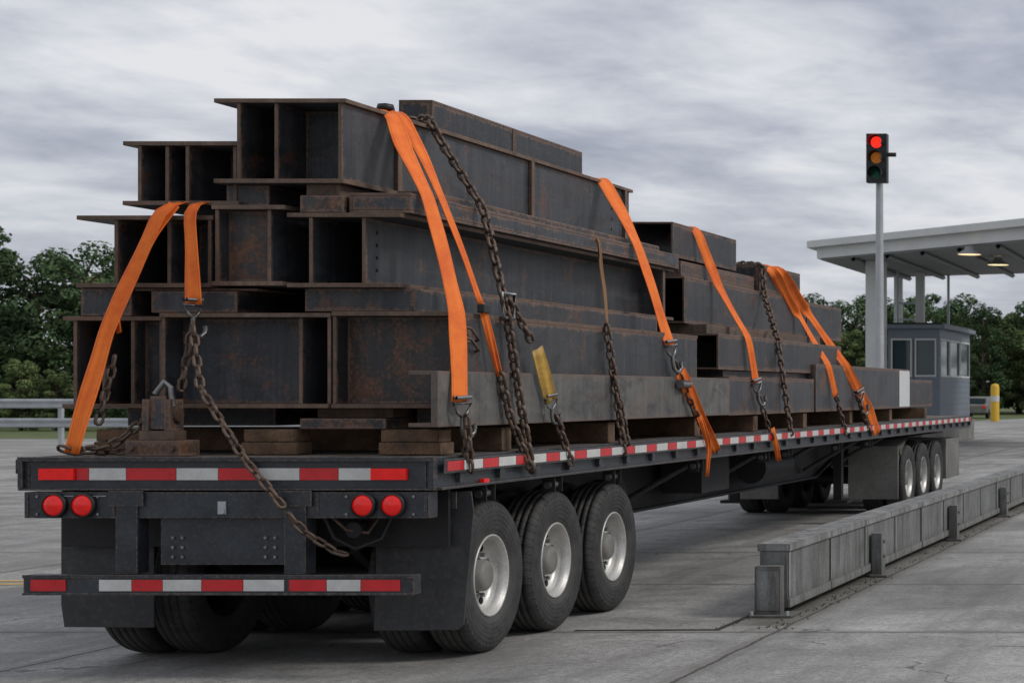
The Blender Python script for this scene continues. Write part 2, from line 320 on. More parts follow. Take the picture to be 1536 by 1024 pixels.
for i in range(330):
    y=2.2+rw.random()**1.5*22; x=2.80+rw.gauss(0,.05) if rw.random()<.7 else 2.41+rw.gauss(0,.03)
    for q in range(4):
        a=rw.uniform(0,6.3); h=rw.uniform(.005,.024); d=rw.uniform(.01,.03); g.face([(x-.004,y,.0),(x+.004,y,.0),(x+d*math.cos(a),y+d*math.sin(a),h)],'weed')
g.obj('grass_tufts',recalc=False,uv=False)
# ------------------------------------------------------------ trailer
T=empty('flatbed_trailer')
LEN=20.2; DZ=1.365
b=MB()
x=-1.24
while x<1.2:
    b.box(x,x+.147,.062,LEN-.062,DZ-.05,DZ-.004,'deck'); x+=.155
b.obj('deck_boards',T)
b=MB()
b.box(-1.3,-1.243,0,LEN,DZ-.208,DZ,'paint'); b.box(1.243,1.3,0,LEN,DZ-.208,DZ,'paint')
b.box(-1.238,1.238,-.002,.06,DZ-.205,DZ-.003,'paint'); b.box(-1.238,1.238,LEN-.06,LEN,DZ-.205,DZ-.003,'paint')
b.box(-1.302,1.302,-.03,-.003,DZ-.026,DZ+.002,'paint')
b.box(-1.302,1.302,-.022,-.003,DZ-.208,DZ-.195,'paint')
for x in (-1.3,1.27): b.box(x,x+.03,-.028,-.003,DZ-.194,DZ-.028,'paint')
b.obj('deck_frame',T,bevel=.004)
b=MB()
for sx in(-1,1):
    xx=sorted((sx*1.335,sx*1.345)); b.box(xx[0],xx[1],.02,LEN,DZ-.105,DZ-.015,'paint')
    y=.3
    while y<LEN:
        xx=sorted((sx*1.301,sx*1.334)); b.box(xx[0],xx[1],y-.035,y+.035,DZ-.17,DZ-.02,'paint'); y+=.6
    xx=sorted((sx*1.301,sx*1.33)); b.box(xx[0],xx[1],.02,LEN,DZ-.207,DZ-.19,'paint')
    for y in(.75,1.9,3.1,5.2,7.4,8.3,10.6,12.3):
        xa=sorted((sx*1.22,sx*1.32)); b.box(xa[0],xa[1],y-.07,y-.06,DZ-.32,DZ-.209,'frame'); b.box(xa[0],xa[1],y+.06,y+.07,DZ-.32,DZ-.209,'frame'); b.cyl((sx*1.27,y-.09,DZ-.27),.025,.18,'y','hook',10)
b.obj('rub_rails',T,bevel=.003)
b=MB(); y=.05; i=0
while y<LEN-.3:
    l=.28 if i%2 else .24
    k='white' if i%2 else 'red'
    for sx in (-1,1):
        xx=sorted((sx*1.3455,sx*1.3475)); b.box(xx[0],xx[1],y,y+l-.008,DZ-.09,DZ-.03,k)
    y+=l; i+=1
def seg(px0,px1,k,z0,z1,y=-.0): b.box(px0,px1,y-.006,y,z0,z1,k)
X=lambda p:6.49-(1900-p)/240.
for a,c,k in[(116,134,'red'),(135,190,'white'),(191,265,'red'),(266,328,'white'),(329,386,'red'),(387,450,'white'),(451,508,'red'),(509,557,'white')]:
    seg(X(a),X(c),k,1.222,1.296,-.003)
for a,c,k in[(60,112,'red'),(162,210,'white'),(211,256,'red'),(257,314,'white'),(315,376,'red'),(377,437,'white'),(445,500,'red'),(501,551,'white'),(552,610,'red')]:
    seg(X(a),X(c),k,.538,.608,-.081)
b.obj('reflective_tape',T)
b=MB()
for a,c in[(62,114),(559,612)]: b.box(X(a),X(c),-.028,-.003,1.224,1.294,'redlamp')
for p in(87,130,549,593):
    b.lathe([(-.02,.066),(-.02,.078),(-.05,.078),(-.052,.066)],(X(p),.0,1.066),'y','blk',28)
    b.lathe([(-.03,.068),(-.05,.062),(-.062,.035),(-.066,0)],(X(p),.0,1.066),'y','redlamp',28)
b.box(1.302,1.33,.62,.70,1.175,1.20,'redlamp')
b.obj('tail_lamps',T)
b=MB()
b.box(-1.262,1.262,-.018,.10,.985,1.147,'paint')
for x in(-1.25,-.71,.56,1.235): b.box(x,x+.015,-.024,-.019,1.0,1.14,'paint')
b.box(-.44,.36,.03,.05,.69,.98,'paint')
for x in(-.685,.365): 
    b.box(x,x+.135,-.03,.09,.637,1.157,'paint'); b.box(x-.04,x+.175,-.04,-.031,1.06,1.157,'paint')
b.box(-1.225,1.195,-.08,.02,.515,.635,'paint')
b.box(-1.23,1.2,-.086,-.081,.512,.527,'paint'); b.box(-1.23,1.2,-.086,-.081,.618,.638,'paint')
for x in(-.36,-.30,.22,.28):
    for z in(.74,.80,.86): b.cyl((x,.03,z),.010,-.012,'y','hook',10)
for x in(-1.18,-.80,-.60,.45,.75,1.17):
    for z in(1.01,1.12): b.cyl((x,-.019,z),.009,-.008,'y','hook',8)
b.box(-1.24,1.24,.30,.33,.78,1.15,'frame')  # dark plate added to stand in for the shade behind the rear posts
b.cyl((-.02,-.02,1.03),.018,-.02,'y','galv'); b.box(-.05,.0,-.03,-.019,1.01,1.09,'galv')
b.box(-1.10,-.75,-.022,-.019,1.12,1.125,'galv')
b.tube([(.55,.1,.98),(.6,.12,.85),(.72,.15,.78),(.86,.2,.84),(.9,.25,.98)],.015,'blk'); b.tube([(.6,.1,.98),(.68,.12,.9),(.8,.15,.88),(.82,.25,.98)],.012,'chain'); b.cyl((.72,.12,.90),.05,.15,'y','frame')
b.obj('rear_frame',T,bevel=.004)
b=MB()
for x in(-.52,.45):
    b.prism([(.35,1.15),(.35,.80),(4.6,.80),(5.6,.66),(12.6,.66),(14.0,.95),(LEN,.95),(LEN,1.15)],'x',x,x+.02,'frame')
    b.prism([(.35,.80),(4.6,.80),(5.6,.66),(12.6,.66),(14.0,.95),(14.0,.925),(12.6,.635),(5.6,.635),(4.6,.775),(.35,.775)],'x',x-.06,x+.08,'frame')
y=.9
while y<LEN:
    b.box(-1.238,1.238,y-.03,y+.03,1.18,1.30,'frame'); y+=.6
for y in(5.5,7.6,9.8,12,13.5):
    b.tube([(.5,y,.75),(1.22,y+.15,1.18)],.03,'paint',8); b.tube([(-.5,y,.75),(-1.22,y+.15,1.18)],.03,'paint',8)
WY=[1.05,2.17,3.35]
for y in WY:
    b.cyl((-1.0,y,.53),.065,2.0,'x','frame',16)
    for x in(-.5,.48): b.prism([(y-.5,.72),(y-.5,.78),(y+.5,.78),(y+.5,.72),(y+.1,.5),(y-.1,.5)],'x',x,x+.06,'frame')
    for x in(-.3,.3): b.cyl((x,y+.1,.62),.1,.3,'y','frame',14)
b.cyl((-.2,4.9,.85),.14,.9,'x','frame',18)
b.box(.55,.95,6.4,7.3,.78,1.14,'frame'); b.cyl((.8,8.6,.93),.17,1.2,'y','frame',20)
for x in(-.75,.65):
    b.box(x,x+.11,13.0,13.12,.32,1.16,'frame'); b.box(x-.1,x+.21,12.92,13.2,.28,.32,'frame')
b.obj('chassis',T)
def wheelset(parent,yc,sx,xo,first=True,r=.52):
    k=r/.52
    half=[(.105,.275),(.125,.286),(.140,.335),(.147,.40),(.145,.45),(.137,.485),(.122,.503),(.100,.514),(.080,.519),(.078,.505),(.068,.505),(.066,.520),(.030,.521),(.028,.506),(.018,.506),(.016,.521)]
    prof=half+[(-a,q) for a,q in reversed(half)]
    for j,xc in enumerate((xo-.147,xo-.147-.34)):
        c=(sx*xc,yc,r)
        t=MB(); t.lathe([(a*sx,q*k) for a,q in prof],c,'x','tyre',72); t.obj('tyre',parent,origin=c)
        w=MB()
        if j==0:
            w.lathe([(a*sx,q) for a,q in[(.100,.275),(.126,.282),(.131,.273),(.122,.264),(.106,.256),(.098,.247),(.07,.243),(.062,.240)]],c,'x','rim',56)
            w.lathe([(a*sx,q) for a,q in[(.062,.240),(.045,.232),(.02,.215),(.015,.17),(.02,.125),(.03,.118)]],c,'x','rim',56)
            w.lathe([(a*sx,q) for a,q in[(.02,.112),(.085,.104),(.10,.092),(.108,.06),(.108,0)]],c,'x','guard',32)
            for q in range(10):
                a=q*math.tau/10; w.cyl((c[0]+sx*.012,c[1]+.145*math.cos(a),c[2]+.145*math.sin(a)),.015,sx*.045,'x','hook',8)
            for q in range(8):
                a=(q+.5)*math.tau/8; w.cyl((c[0]+sx*.014,c[1]+.195*math.cos(a),c[2]+.195*math.sin(a)),.024,sx*.012,'x','hole',14)
        else: w.lathe([(sx*.1,.29),(sx*.09,.24),(-sx*.08,.24),(-sx*.1,.29)],c,'x','frame',40)
        w.obj('rim',parent,origin=c)
for y in WY:
    for sx in(-1,1): wheelset(T,y,sx,1.215)
b=MB()
b.prism([(.72,1.13),(1.35,1.13),(1.365,1.0),(1.33,.6),(1.30,.27),(1.26,.235),(.72,.23),(.735,.7)],'y',.38,.394,'flap')
b.prism([(-1.30,1.13),(-.70,1.13),(-.70,.25),(-1.28,.255),(-1.30,.4)],'y',.38,.394,'flap')
for x in(.74,1.22,-1.28,-.76): b.box(x,x+.04,.372,.379,1.02,1.13,'hook')
b.obj('mud_flaps',T,bevel=.003)
b=MB()
for sx in(-1,1):
    pr=[]
    for i in range(7):
        a=math.pi*(.5+i*.5/6)
        pr.append((1.05+.66*math.cos(a),.52+.61*math.sin(a)))
    for i in range(6):
        (y0,z0),(y1,z1)=pr[i],pr[i+1]
        x0,x1=sorted((sx*.62,sx*1.25))
        if i<4: b.face([(x0,y0,z0),(x1,y0,z0),(x1,y1,z1),(x0,y1,z1)],'flap')
b.obj('fenders',T,recalc=False)
# ------------------------------------------------------------ tractor running gear under the deck nose
TR=empty('truck_tractor_chassis')
b=MB()
for x in(-.45,.38): b.box(x,x+.07,13.9,20.0,.72,.92,'frame')
for y in(15.25,16.45,17.65): b.cyl((-1.0,y,.5),.08,2.0,'x','frame',16)
b.prism([(15.0,.92),(17.5,.92),(17.0,.98),(15.5,.98)],'x',-.45,.45,'frame')
b.obj('frame_rails',TR)
for y in(15.35,16.5,17.65):
    for sx in(-1,1): wheelset(TR,y,sx,1.22,r=.5)
b=MB()
for sx in(-1,1):
    x0,x1=sorted((sx*.5,sx*1.22))
    b.box(x0,x1,14.5,14.53,.24,1.0,'guard')
    arc=[(15.35-.78*math.cos(t),.5+.62*math.sin(t)) for t in[R(a) for a in(35,50,70,90)]]
    pts=[(14.5,1.0)]+arc+[(18.2,1.12)]
    for p,q in zip(pts,pts[1:]):
        b.face([(x0,p[0],p[1]),(x1,p[0],p[1]),(x1,q[0],q[1]),(x0,q[0],q[1])],'guard')
    b.box(x0,x1,18.35,19.6,.35,1.0,'guard')
b.obj('mudguards',TR,bevel=.01)
# ------------------------------------------------------------ load
def girder(xl,xr,z0,z1,y0,y1,webs,tf=.028,tw=.024,k='steel',name='steel_girder',stiff=None,plates=(),holes=None):
    b=MB()
    b.box(xl,xr,y0,y1,z1-tf,z1,k,end='rustedge',sides='rustedge')
    b.box(xl+.01,xr-.005,y0-.02,y1,z0,z0+tf,k,end='rustedge',sides='rustedge')
    for i,x in enumerate(webs):
        b.box(x-tw/2,x+tw/2,y0+.012+.01*(i%2),y1-.02,z0+tf,z1-tf,k,end='rustedge')
    for i,yy,kk in plates:
        b.box(webs[i]+tw/2+.001,webs[i+1]-tw/2-.001,yy,yy+.02,z0+tf+.001,z1-tf-.001,kk)
    if stiff:
        x0,x1,ys=stiff
        for y in ys: b.box(x0+.0005,x1,y-.03,y+.03,z0+tf,z1-tf,k,sides='rustedge')
    if holes:
        hx=webs[-1]+tw/2
        for hy in holes:
            for hz in(.25,.42,.59,.76):
                b.cyl((hx,hy,z0+(z1-z0)*hz),.013,.0025,'x','hole',12)
    return b.obj(name,bevel=.003)
def hss(x0,x1,z0,z1,y0,y1,t=.02,k='steel',name='steel_box_beam',open_=True,inset=.0):
    b=MB()
    b.box(x0,x1,y0,y1,z1-t,z1,k,end='rustedge'); b.box(x0,x1,y0,y1,z0,z0+t,k,end='rustedge')
    b.box(x0,x0+t,y0,y1,z0+t,z1-t,k,end='rustedge'); b.box(x1-t,x1,y0,y1,z0+t,z1-t,k,end='rustedge')
    if not open_:
        b.box(x0+t,x1-t,y0+inset,y0+inset+.02,z0+t,z1-t,k)
    return b.obj(name,bevel=.004)
girder(-1.37,-.725,1.666,2.265,.50,6.0,[-1.296,-1.114,-.92,-.74],plates=[(2,.62,'steel')])
girder(-.715,.40,1.666,2.285,.46,6.2,[-.695,.194,.385],plates=[(0,.66,'steel'),(1,.9,'steel')])
girder(.41,1.195,1.666,2.294,.45,5.5,[.425,1.182],plates=[(0,.60,'steel_r')])
b=MB(); b.box(1.205,1.25,.13,6.3,1.548,1.905,'steel_l'); b.box(1.06,1.204,.135,6.3,1.878,1.905,'steel_l'); b.box(1.06,1.204,.135,6.3,1.548,1.575,'steel_l'); b.obj('steel_channel',bevel=.004)
b=MB(); b.box(1.196,1.202,.62,.72,2.10,2.20,'rustedge'); b.tube([(1.2,.62,2.20),(1.235,.64,2.19),(1.235,.76,2.12),(1.2,.78,2.11)],.010,'chain'); b.tube([(1.2,.62,2.13),(1.235,.64,2.12),(1.235,.76,2.05),(1.2,.78,2.04)],.010,'chain'); b.obj('lifting_lug')
girder(-1.26,-.372,2.45,2.92,.47,5.7,[-1.01,-.67,-.40],plates=[(1,.8,'steel')])
girder(-.365,.11,2.46,2.985,.44,5.9,[-.335,.0],plates=[(0,.56,'steel_r')])
girder(.12,.86,2.45,2.935,.45,5.85,[.27,.61],stiff=(.62,.85,[5.6]),holes=[.62])
hss(.50,.905,2.938,3.07,.50,5.85,open_=False)
girder(-.99,-.215,2.99,3.41,.52,5.2,[-.888,-.714,-.575,-.27],plates=[(2,1.0,'steel')])
girder(-.36,.50,3.127,3.68,.46,5.77,[-.205,.034,.455],stiff=(.468,.498,[1.2,3.46,5.6]),plates=[(1,.82,'steel')],holes=[5.3])
hss(.10,.35,3.682,3.92,2.0,4.9,open_=False)
b=MB(); b.box(.351,.356,3.4,3.46,3.69,3.91,'rustedge'); b.obj('steel_stiffener')
def packer(x0,x1,z0,z1,y0,y1,k='steel',name='steel_packer'):
    b=MB(); b.box(x0,x1,y0,y1,z0,z1,k); b.obj(name,bevel=.006)
packer(-1.25,-.92,2.267,2.449,.50,2.0); packer(-.78,-.22,2.287,2.43,.48,1.6); packer(.2,.92,2.296,2.449,.52,5.2); packer(-1.1,.1,2.29,2.44,2.4,5.2)
packer(-.9,-.1,2.432,2.448,.5,1.6,'rustedge')
packer(.2,.48,2.937,3.05,.46,.8,'steel_r'); packer(.22,.44,3.052,3.126,.5,1.0,'rustedge'); packer(-.33,-.05,2.987,3.126,.55,5.0); packer(.62,.84,3.072,3.126,.9,5.5,'steel_r')
packer(.2,.76,1.53,1.60,.46,1.4,'steel_r'); packer(.24,.74,1.602,1.664,.6,1.4,'rustedge')
packer(-1.2,-.2,1.545,1.664,.9,6.2); packer(.8,1.1,1.545,1.664,.8,6.0); packer(-1.1,.7,1.545,1.66,1.6,5.0)
for x0,x1,y,w in[(-.16,.2,.42,.2),(.76,1.16,.36,.2),(-1.2,-.85,.55,.22)]: 
    packer(x0,x1,DZ,1.445,y,y+w,'wood','wooden_block'); packer(x0+.01,x1-.015,1.447,1.528,y+.01,y+w-.01,'wood','wooden_block')
for y in(1.2,3.2,5.4,7.3,9.3,11.6,14,16.6): packer(-1.2,1.2,DZ,1.528,y,y+.16,'wood','wooden_bearer')
hss(.30,.70,3.09,3.43,6.3,8.4); hss(-.4,.27,3.0,3.40,6.2,8.6); hss(-1.0,-.45,2.9,3.25,6.3,9.0)
hss(.30,.83,2.44,2.895,6.25,10.85,); hss(.28,.83,2.44,2.88,10.92,12.7,open_=False); hss(-1.05,.25,2.44,2.85,6.4,12.3)
hss(.2,.78,2.90,3.05,6.3,8.8,open_=False,t=.02,k='steel_r'); hss(.30,.80,2.90,3.21,8.95,10.7,open_=False)
hss(.42,1.16,1.99,2.34,6.25,11.3); hss(-1.15,.4,1.95,2.36,6.5,11.5)
packer(.4,1.0,2.345,2.438,6.4,11.0,'rustedge')
hss(.3,1.22,1.54,1.92,6.4,9.7,open_=False,k='steel'); hss(-1.2,.28,1.54,1.93,6.6,12)
packer(.5,1.1,1.922,1.988,6.6,11)
hss(.1,1.22,1.54,2.10,9.8,15.3,k='steel',open_=False); hss(-1.2,.08,1.54,2.02,12.1,15.5)
hss(-1.1,1.02,1.54,1.96,15.6,18.2,open_=False)
b=MB(); b.box(1.221,1.228,14.55,15.28,1.56,2.08,'canopy'); b.obj('tag_plate')
# ------------------------------------------------------------ straps & chains
def densify(pts,step=.1,sag=0):
    pts=[Vector(p) for p in pts]; out=[pts[0]]
    for a,c in zip(pts,pts[1:]):
        n=max(1,int((c-a).length/step))
        for i in range(1,n+1):
            t=i/n; p=a.lerp(c,t); p.z-=sag*4*t*(1-t); out.append(p)
    return out
def strap(pts,width,side,name='ratchet_strap',k='strap',twist=0):
    P=densify(pts,.06)
    P=[P[0]]+[(P[i-1]+P[i]*2+P[i+1])/4 for i in range(1,len(P)-1)]+[P[-1]]
    n=len(P); side=Vector(side).normalized()
    ws=width if isinstance(width,(list,tuple)) else (width,width)
    U=(-.5,-.46,-.2,0,.2,.46,.5); uu=[];grid=[]
    for i,p in enumerate(P):
        t=(P[min(i+1,n-1)]-P[max(i-1,0)]).normalized(); s=(side-t*side.dot(t)).normalized(); nn=t.cross(s)
        tw=twist*i/(n-1)+.10*math.sin(i*.22)
        q=Matrix.Rotation(tw,3,t); s=q@s; nn=q@nn
        w=ws[0]+(ws[1]-ws[0])*i/(n-1); w*=1+.06*math.sin(i*.55)
        row=[]
        for u in U:
            h=.008*math.cos(u*9+i*.15)+.004*math.sin(i*.5)
            row.append(p+s*(u*w)+nn*h)
        grid.append(row); uu.append(w)
    me=bpy.data.meshes.new(name); m_=7
    vs=[tuple(q) for r_ in grid for q in r_]; fs=[]; ua=[];ub=[]
    for i in range(n-1):
        for j in range(m_-1):
            fs.append((i*m_+j,i*m_+j+1,(i+1)*m_+j+1,(i+1)*m_+j))
            a=(U[j]+.5)*uu[i]; c=(U[j+1]+.5)*uu[i]; w=uu[i]
            ua+=[a,5,c,5,c,5,a,5]; ub+=[w-a,5,w-c,5,w-c,5,w-a,5]
    me.from_pydata(vs,[],fs); me.materials.append(M[k])
    for f in me.polygons: f.use_smooth=True
    l=me.uv_layers.new(name='ua'); l.data.foreach_set('uv',ua); l=me.uv_layers.new(name='ub'); l.data.foreach_set('uv',ub)
    ob=bpy.data.objects.new(name,me); S.collection.objects.link(ob)
    so_=ob.modifiers.new('th','SOLIDIFY'); so_.thickness=.006; so_.offset=0
    return ob
def chain(pts,sag=0,name='tie_down_chain',ln=.098,wd=.034,r=.0105,k='chain'):
    P=densify(pts,.02,sag); d=[0]
    for a,c in zip(P,P[1:]): d.append(d[-1]+(c-a).length)
    pitch=ln-2*r*1.15; n=int(d[-1]/pitch); b=MB()
    def at(s):
        s=max(0,min(s,d[-1]-1e-5)); lo=min(bisect.bisect_right(d,s)-1,len(P)-2)
        t=(s-d[lo])/max(1e-9,d[lo+1]-d[lo]); return P[lo].lerp(P[lo+1],t)
    rnd=random.Random(n); base=rnd.uniform(0,1)
    for i in range(n):
        a=at(i*pitch); c=at((i+1)*pitch); m_=(a+c)/2; t=(c-a).normalized()
        up=Vector((1,.2,.1)); u=(up-t*up.dot(t)).normalized(); w=t.cross(u)
        ang=base+(math.pi/2 if i%2 else 0)+rnd.uniform(-.22,.22); u2=u*math.cos(ang)+w*math.sin(ang)
        hl=ln/2-r-wd/2; hw=wd/2+.004; loop=[]
        for q in range(5):
            g=-math.pi/2+math.pi*q/4; loop.append(m_+t*(hl+math.cos(g)*hw)+u2*(math.sin(g)*hw))
        for q in range(5):
            g=math.pi/2+math.pi*q/4; loop.append(m_+t*(-hl+math.cos(g)*hw)+u2*(math.sin(g)*hw))
        b.tube(loop,r,k,6,closed=True)
    return b.obj(name,recalc=True)
def hook(p,d,name='strap_hook',s=1.0,k='hook'):
    p=Vector(p); d=Vector(d).normalized(); u=Vector((0.4,1,0)); u=(u-d*u.dot(d)).normalized()
    b=MB()
    tri=[p-u*.06*s,p+u*.06*s,p+u*.035*s+d*.05*s,p+d*.08*s,p-u*.035*s+d*.05*s]
    b.tube(tri,.010*s,k,7,closed=True)
    pts=[p+d*.07*s,p+d*.14*s]
    for i in range(9):
        a=math.pi*i/8*1.15; pts.append(p+d*(.14+.045*math.sin(a))*s+u*(.04-.04*math.cos(a))*s)
    b.tube(pts,.013*s,k,8)
    w=d.cross(u); q=p-d*.03*s
    for sgn in(-1,1): b.tube([q-u*.05*s+w*sgn*.014,q+u*.05*s+w*sgn*.014],.011*s,k,6)
    return b.obj(name)
SY=(.42,1,0); SX=(1,0,0)
strap([(-.55,.75,3.0),(-.62,.435,3.0),(-.68,.40,2.93),(-.93,.26,2.15),(-1.06,.12,1.385)],(.115,.095),SX)
strap([(-.60,.43,2.99),(-.70,.38,2.80),(-.90,.30,2.25),(-.87,.3,2.15)],(.08,.06),SX,twist=.5)
strap([(-.40,.75,3.0),(-.47,.43,3.0),(-.485,.40,2.93),(-.41,.33,2.33)],(.085,.105),SX)
hook((-.41,.32,2.33),(0,0,-1),s=1.1)
chain([(-.405,.31,2.22),(-.47,.28,1.75)])
chain([(-.40,.30,2.2),(-.27,.16,1.80),(.12,-.045,1.365),(.43,-.10,1.02)],)
chain([(.43,-.10,1.02),(.60,-.03,.84),(.80,-.03,.76)],.03)
chain([(-.90,.30,2.0),(-.96,.2,1.5)]); chain([(-1.14,.12,1.42),(-.98,.16,1.41),(-.80,.2,1.47),(-.58,.24,1.72)],.02); chain([(-1.12,.18,1.40),(-.9,.22,1.39),(-.72,.2,1.40)],.0)
b=MB(); b.box(-.72,-.38,.12,.34,DZ,DZ+.10,'steel_r'); b.box(-.66,-.44,.16,.30,DZ+.101,DZ+.16,'chain'); b.box(-.64,-.60,.16,.30,DZ+.161,DZ+.36,'steel_r'); b.box(-.50,-.46,.16,.30,DZ+.161,DZ+.36,'steel_r'); b.cyl((-.66,.23,DZ+.26),.045,.22,'x','chain')
b.box(-.60,-.50,.18,.28,DZ+.17,DZ+.38,'steel'); b.tube([(-.58,.2,1.76),(-.52,.2,1.84),(-.48,.2,1.80),(-.47,.2,1.68)],.018,'hook')
for x in(-.68,-.42): b.cyl((x,.11,DZ+.05),.02,-.02,'y','chain',8)
b.obj('load_binder',bevel=.008)
strap([(.05,1.35,3.70),(.46,1.08,3.705),(.54,1.02,3.66),(.70,.82,3.40),(.96,.62,3.06),(1.23,.45,2.3),(1.31,.31,1.70)],(.12,.13),SY)
strap([(.1,1.5,3.72),(.46,1.22,3.712),(.55,1.15,3.66),(.955,.84,3.06),(1.225,.82,2.36)],(.10,.055),SY)
strap([(1.225,.82,2.36),(1.27,1.0,1.88)],(.055,.04),SY,twist=.6)
b=MB(); b.box(1.215,1.265,.77,.87,2.30,2.36,'blk'); b.obj('strap_buckle',bevel=.008)
b=MB(); b.lathe([(0,.0),(0,.06),(.04,.05),(.05,0)],(.42,1.15,3.71),'z','blk'); b.obj('strap_edge_protector')
hook((1.32,.32,1.70),(0,.05,-1),s=1.2)
chain([(1.325,.34,1.56),(1.335,.38,1.2)]); chain([(1.355,.30,1.62),(1.365,.35,1.25)])
chain([(.05,1.3,3.72),(.35,1.72,3.72),(.50,1.62,3.73),(.60,1.60,3.55),(.965,1.45,3.06),(1.235,1.19,2.34),(1.30,1.25,1.75),(1.36,1.34,1.18)],r=.014,wd=.040)
chain([(1.275,1.0,1.9),(1.30,1.1,1.6),(1.365,1.30,1.22)],r=.0135,wd=.038)
chain([(1.235,1.22,2.42),(1.28,1.55,2.1)],r=.0125,wd=.038); 
b=MB(); b.tube([(1.245,1.10,2.45),(1.245,1.3,2.45),(1.25,1.28,2.28),(1.25,1.12,2.28)],.014,'hook',8,closed=True); b.obj('chain_connector')
strap([(1.30,1.56,2.08),(1.31,1.78,1.70)],.10,SY,k='tagyel',name='yellow_binder')
hook((1.31,1.78,1.72),(0,.15,-1)); chain([(1.32,1.84,1.60),(1.36,2.05,1.22)],r=.0125,wd=.038)
strap([(.6,3.9,3.075),(.905,3.77,3.08),(.94,3.72,3.0),(1.225,3.12,2.31)],.022,SY,name='tan_strap',k='tan')
chain([(1.22,3.12,2.31),(1.36,3.15,1.22)],r=.0125,wd=.038); chain([(1.25,3.16,2.0),(1.365,3.22,1.3)])
strap([(.1,5.3,3.70),(.46,5.03,3.705),(.54,4.95,3.65),(.96,4.58,3.06),(1.24,4.60,2.18)],(.16,.12),SY)
hook((1.24,4.61,2.18),(.1,.1,-1),s=1.3); chain([(1.25,4.66,2.05),(1.30,5.0,1.65),(1.36,5.35,1.30)])
strap([(1.28,4.75,1.95),(1.33,5.15,1.55),(1.37,5.5,1.22)],(.12,.08),SY,twist=.4); strap([(1.37,5.0,1.55),(1.38,5.25,1.28),(1.38,5.18,1.0)],(.06,.03),SY,twist=1.0)
b=MB(); b.box(1.27,1.33,4.7,4.9,1.82,1.88,'chain'); b.cyl((1.30,4.68,1.84),.035,.24,'y','hook'); b.obj('ratchet_buckle',bevel=.006)
strap([(.3,7.1,3.44),(.68,6.95,3.44),(.74,6.93,3.40),(.89,7.1,2.86),(1.20,7.1,2.33),(1.26,7.2,1.86)],(.12,.11),SY)
hook((1.26,7.2,1.86),(.1,.2,-1),s=1.3); chain([(1.27,7.24,1.74),(1.36,7.5,1.22)]); strap([(1.36,7.45,1.40),(1.38,7.6,1.05)],.05,SY,twist=.8)
chain([(.5,9.1,3.22),(.83,8.95,3.2),(.86,8.9,2.88),(1.18,8.3,2.33),(1.36,8.2,1.25)],r=.015,wd=.045)
strap([(.3,9.5,3.22),(.78,9.25,3.22),(.85,9.3,3.15),(.88,10.3,2.7),(1.24,10.3,2.1),(1.29,10.5,1.72)],(.12,.10),SY)
chain([(1.29,10.5,1.72),(1.36,10.7,1.25)],r=.015)
strap([(.3,9.8,3.22),(.78,9.6,3.22),(.85,9.7,3.15),(.88,10.7,2.75),(1.24,11.2,2.1),(1.33,12.2,1.50),(1.37,12.4,1.22)],(.12,.13),SY)
hook((1.30,11.7,1.75),(.1,.3,-1),s=1.6); chain([(1.30,11.6,1.7),(1.36,12,1.25)],r=.015)
# ------------------------------------------------------------ weighbridge side rail
b=MB(); y=3.05; rj=random.Random(2)
while y<46:
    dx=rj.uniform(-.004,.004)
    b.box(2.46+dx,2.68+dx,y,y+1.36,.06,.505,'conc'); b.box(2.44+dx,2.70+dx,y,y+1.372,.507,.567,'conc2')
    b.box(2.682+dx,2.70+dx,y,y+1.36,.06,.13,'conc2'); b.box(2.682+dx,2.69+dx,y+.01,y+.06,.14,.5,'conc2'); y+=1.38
ys=[6.0,10.2,14.3,18.5,22.7,27,31,35,39,43]
for i,y in enumerate(ys):
    b.box(2.703,2.80,y,y+.16,0,.42,'conc'); b.box(2.702,2.86,y-.05,y+.21,0.001,.025,'conc2'); b.cyl((2.80,y+.08,.34),.018,.02,'x','hook',8); b.cyl((2.80,y+.08,.2),.018,.02,'x','hook',8)
b.box(2.455,2.66,2.93,3.045,.0,.40,'conc'); b.box(2.47,2.645,2.92,2.929,.05,.36,'conc2'); b.box(2.43,2.76,2.86,3.2,.001,.02,'conc2')
b.cyl((2.72,2.9,.02),.015,.03,'z','galv'); b.cyl((2.44,2.9,.02),.015,.03,'z','galv')
b.obj('weighbridge_guide_rail',bevel=.007)
# ------------------------------------------------------------ guardrail
def guard(x0,x1,y,name,sl=0):
    G=MB()
    for zc in(1.38,.72):
        pr=[(-.0,-.16),(-.05,-.12),(-.05,-.06),(0,-.02),(0,.02),(-.05,.06),(-.05,.12),(0,.16)]
        for (a,c),(d,e) in zip(pr,pr[1:]):
            G.face([(x0,y+a,zc+c),(x1,y+a+sl,zc+c),(x1,y+d+sl,zc+e),(x0,y+d,zc+e)],'galv')
    x=x0
    while x<x1: 
        yy=y+sl*(x-x0)/(x1-x0); G.box(x,x+.12,yy+.03,yy+.18,0,1.5,'galv'); x+=3
    G.obj(name,recalc=False)
guard(-95,-14,50.5,'guardrail')
guard(-7,20,122,'guardrail')
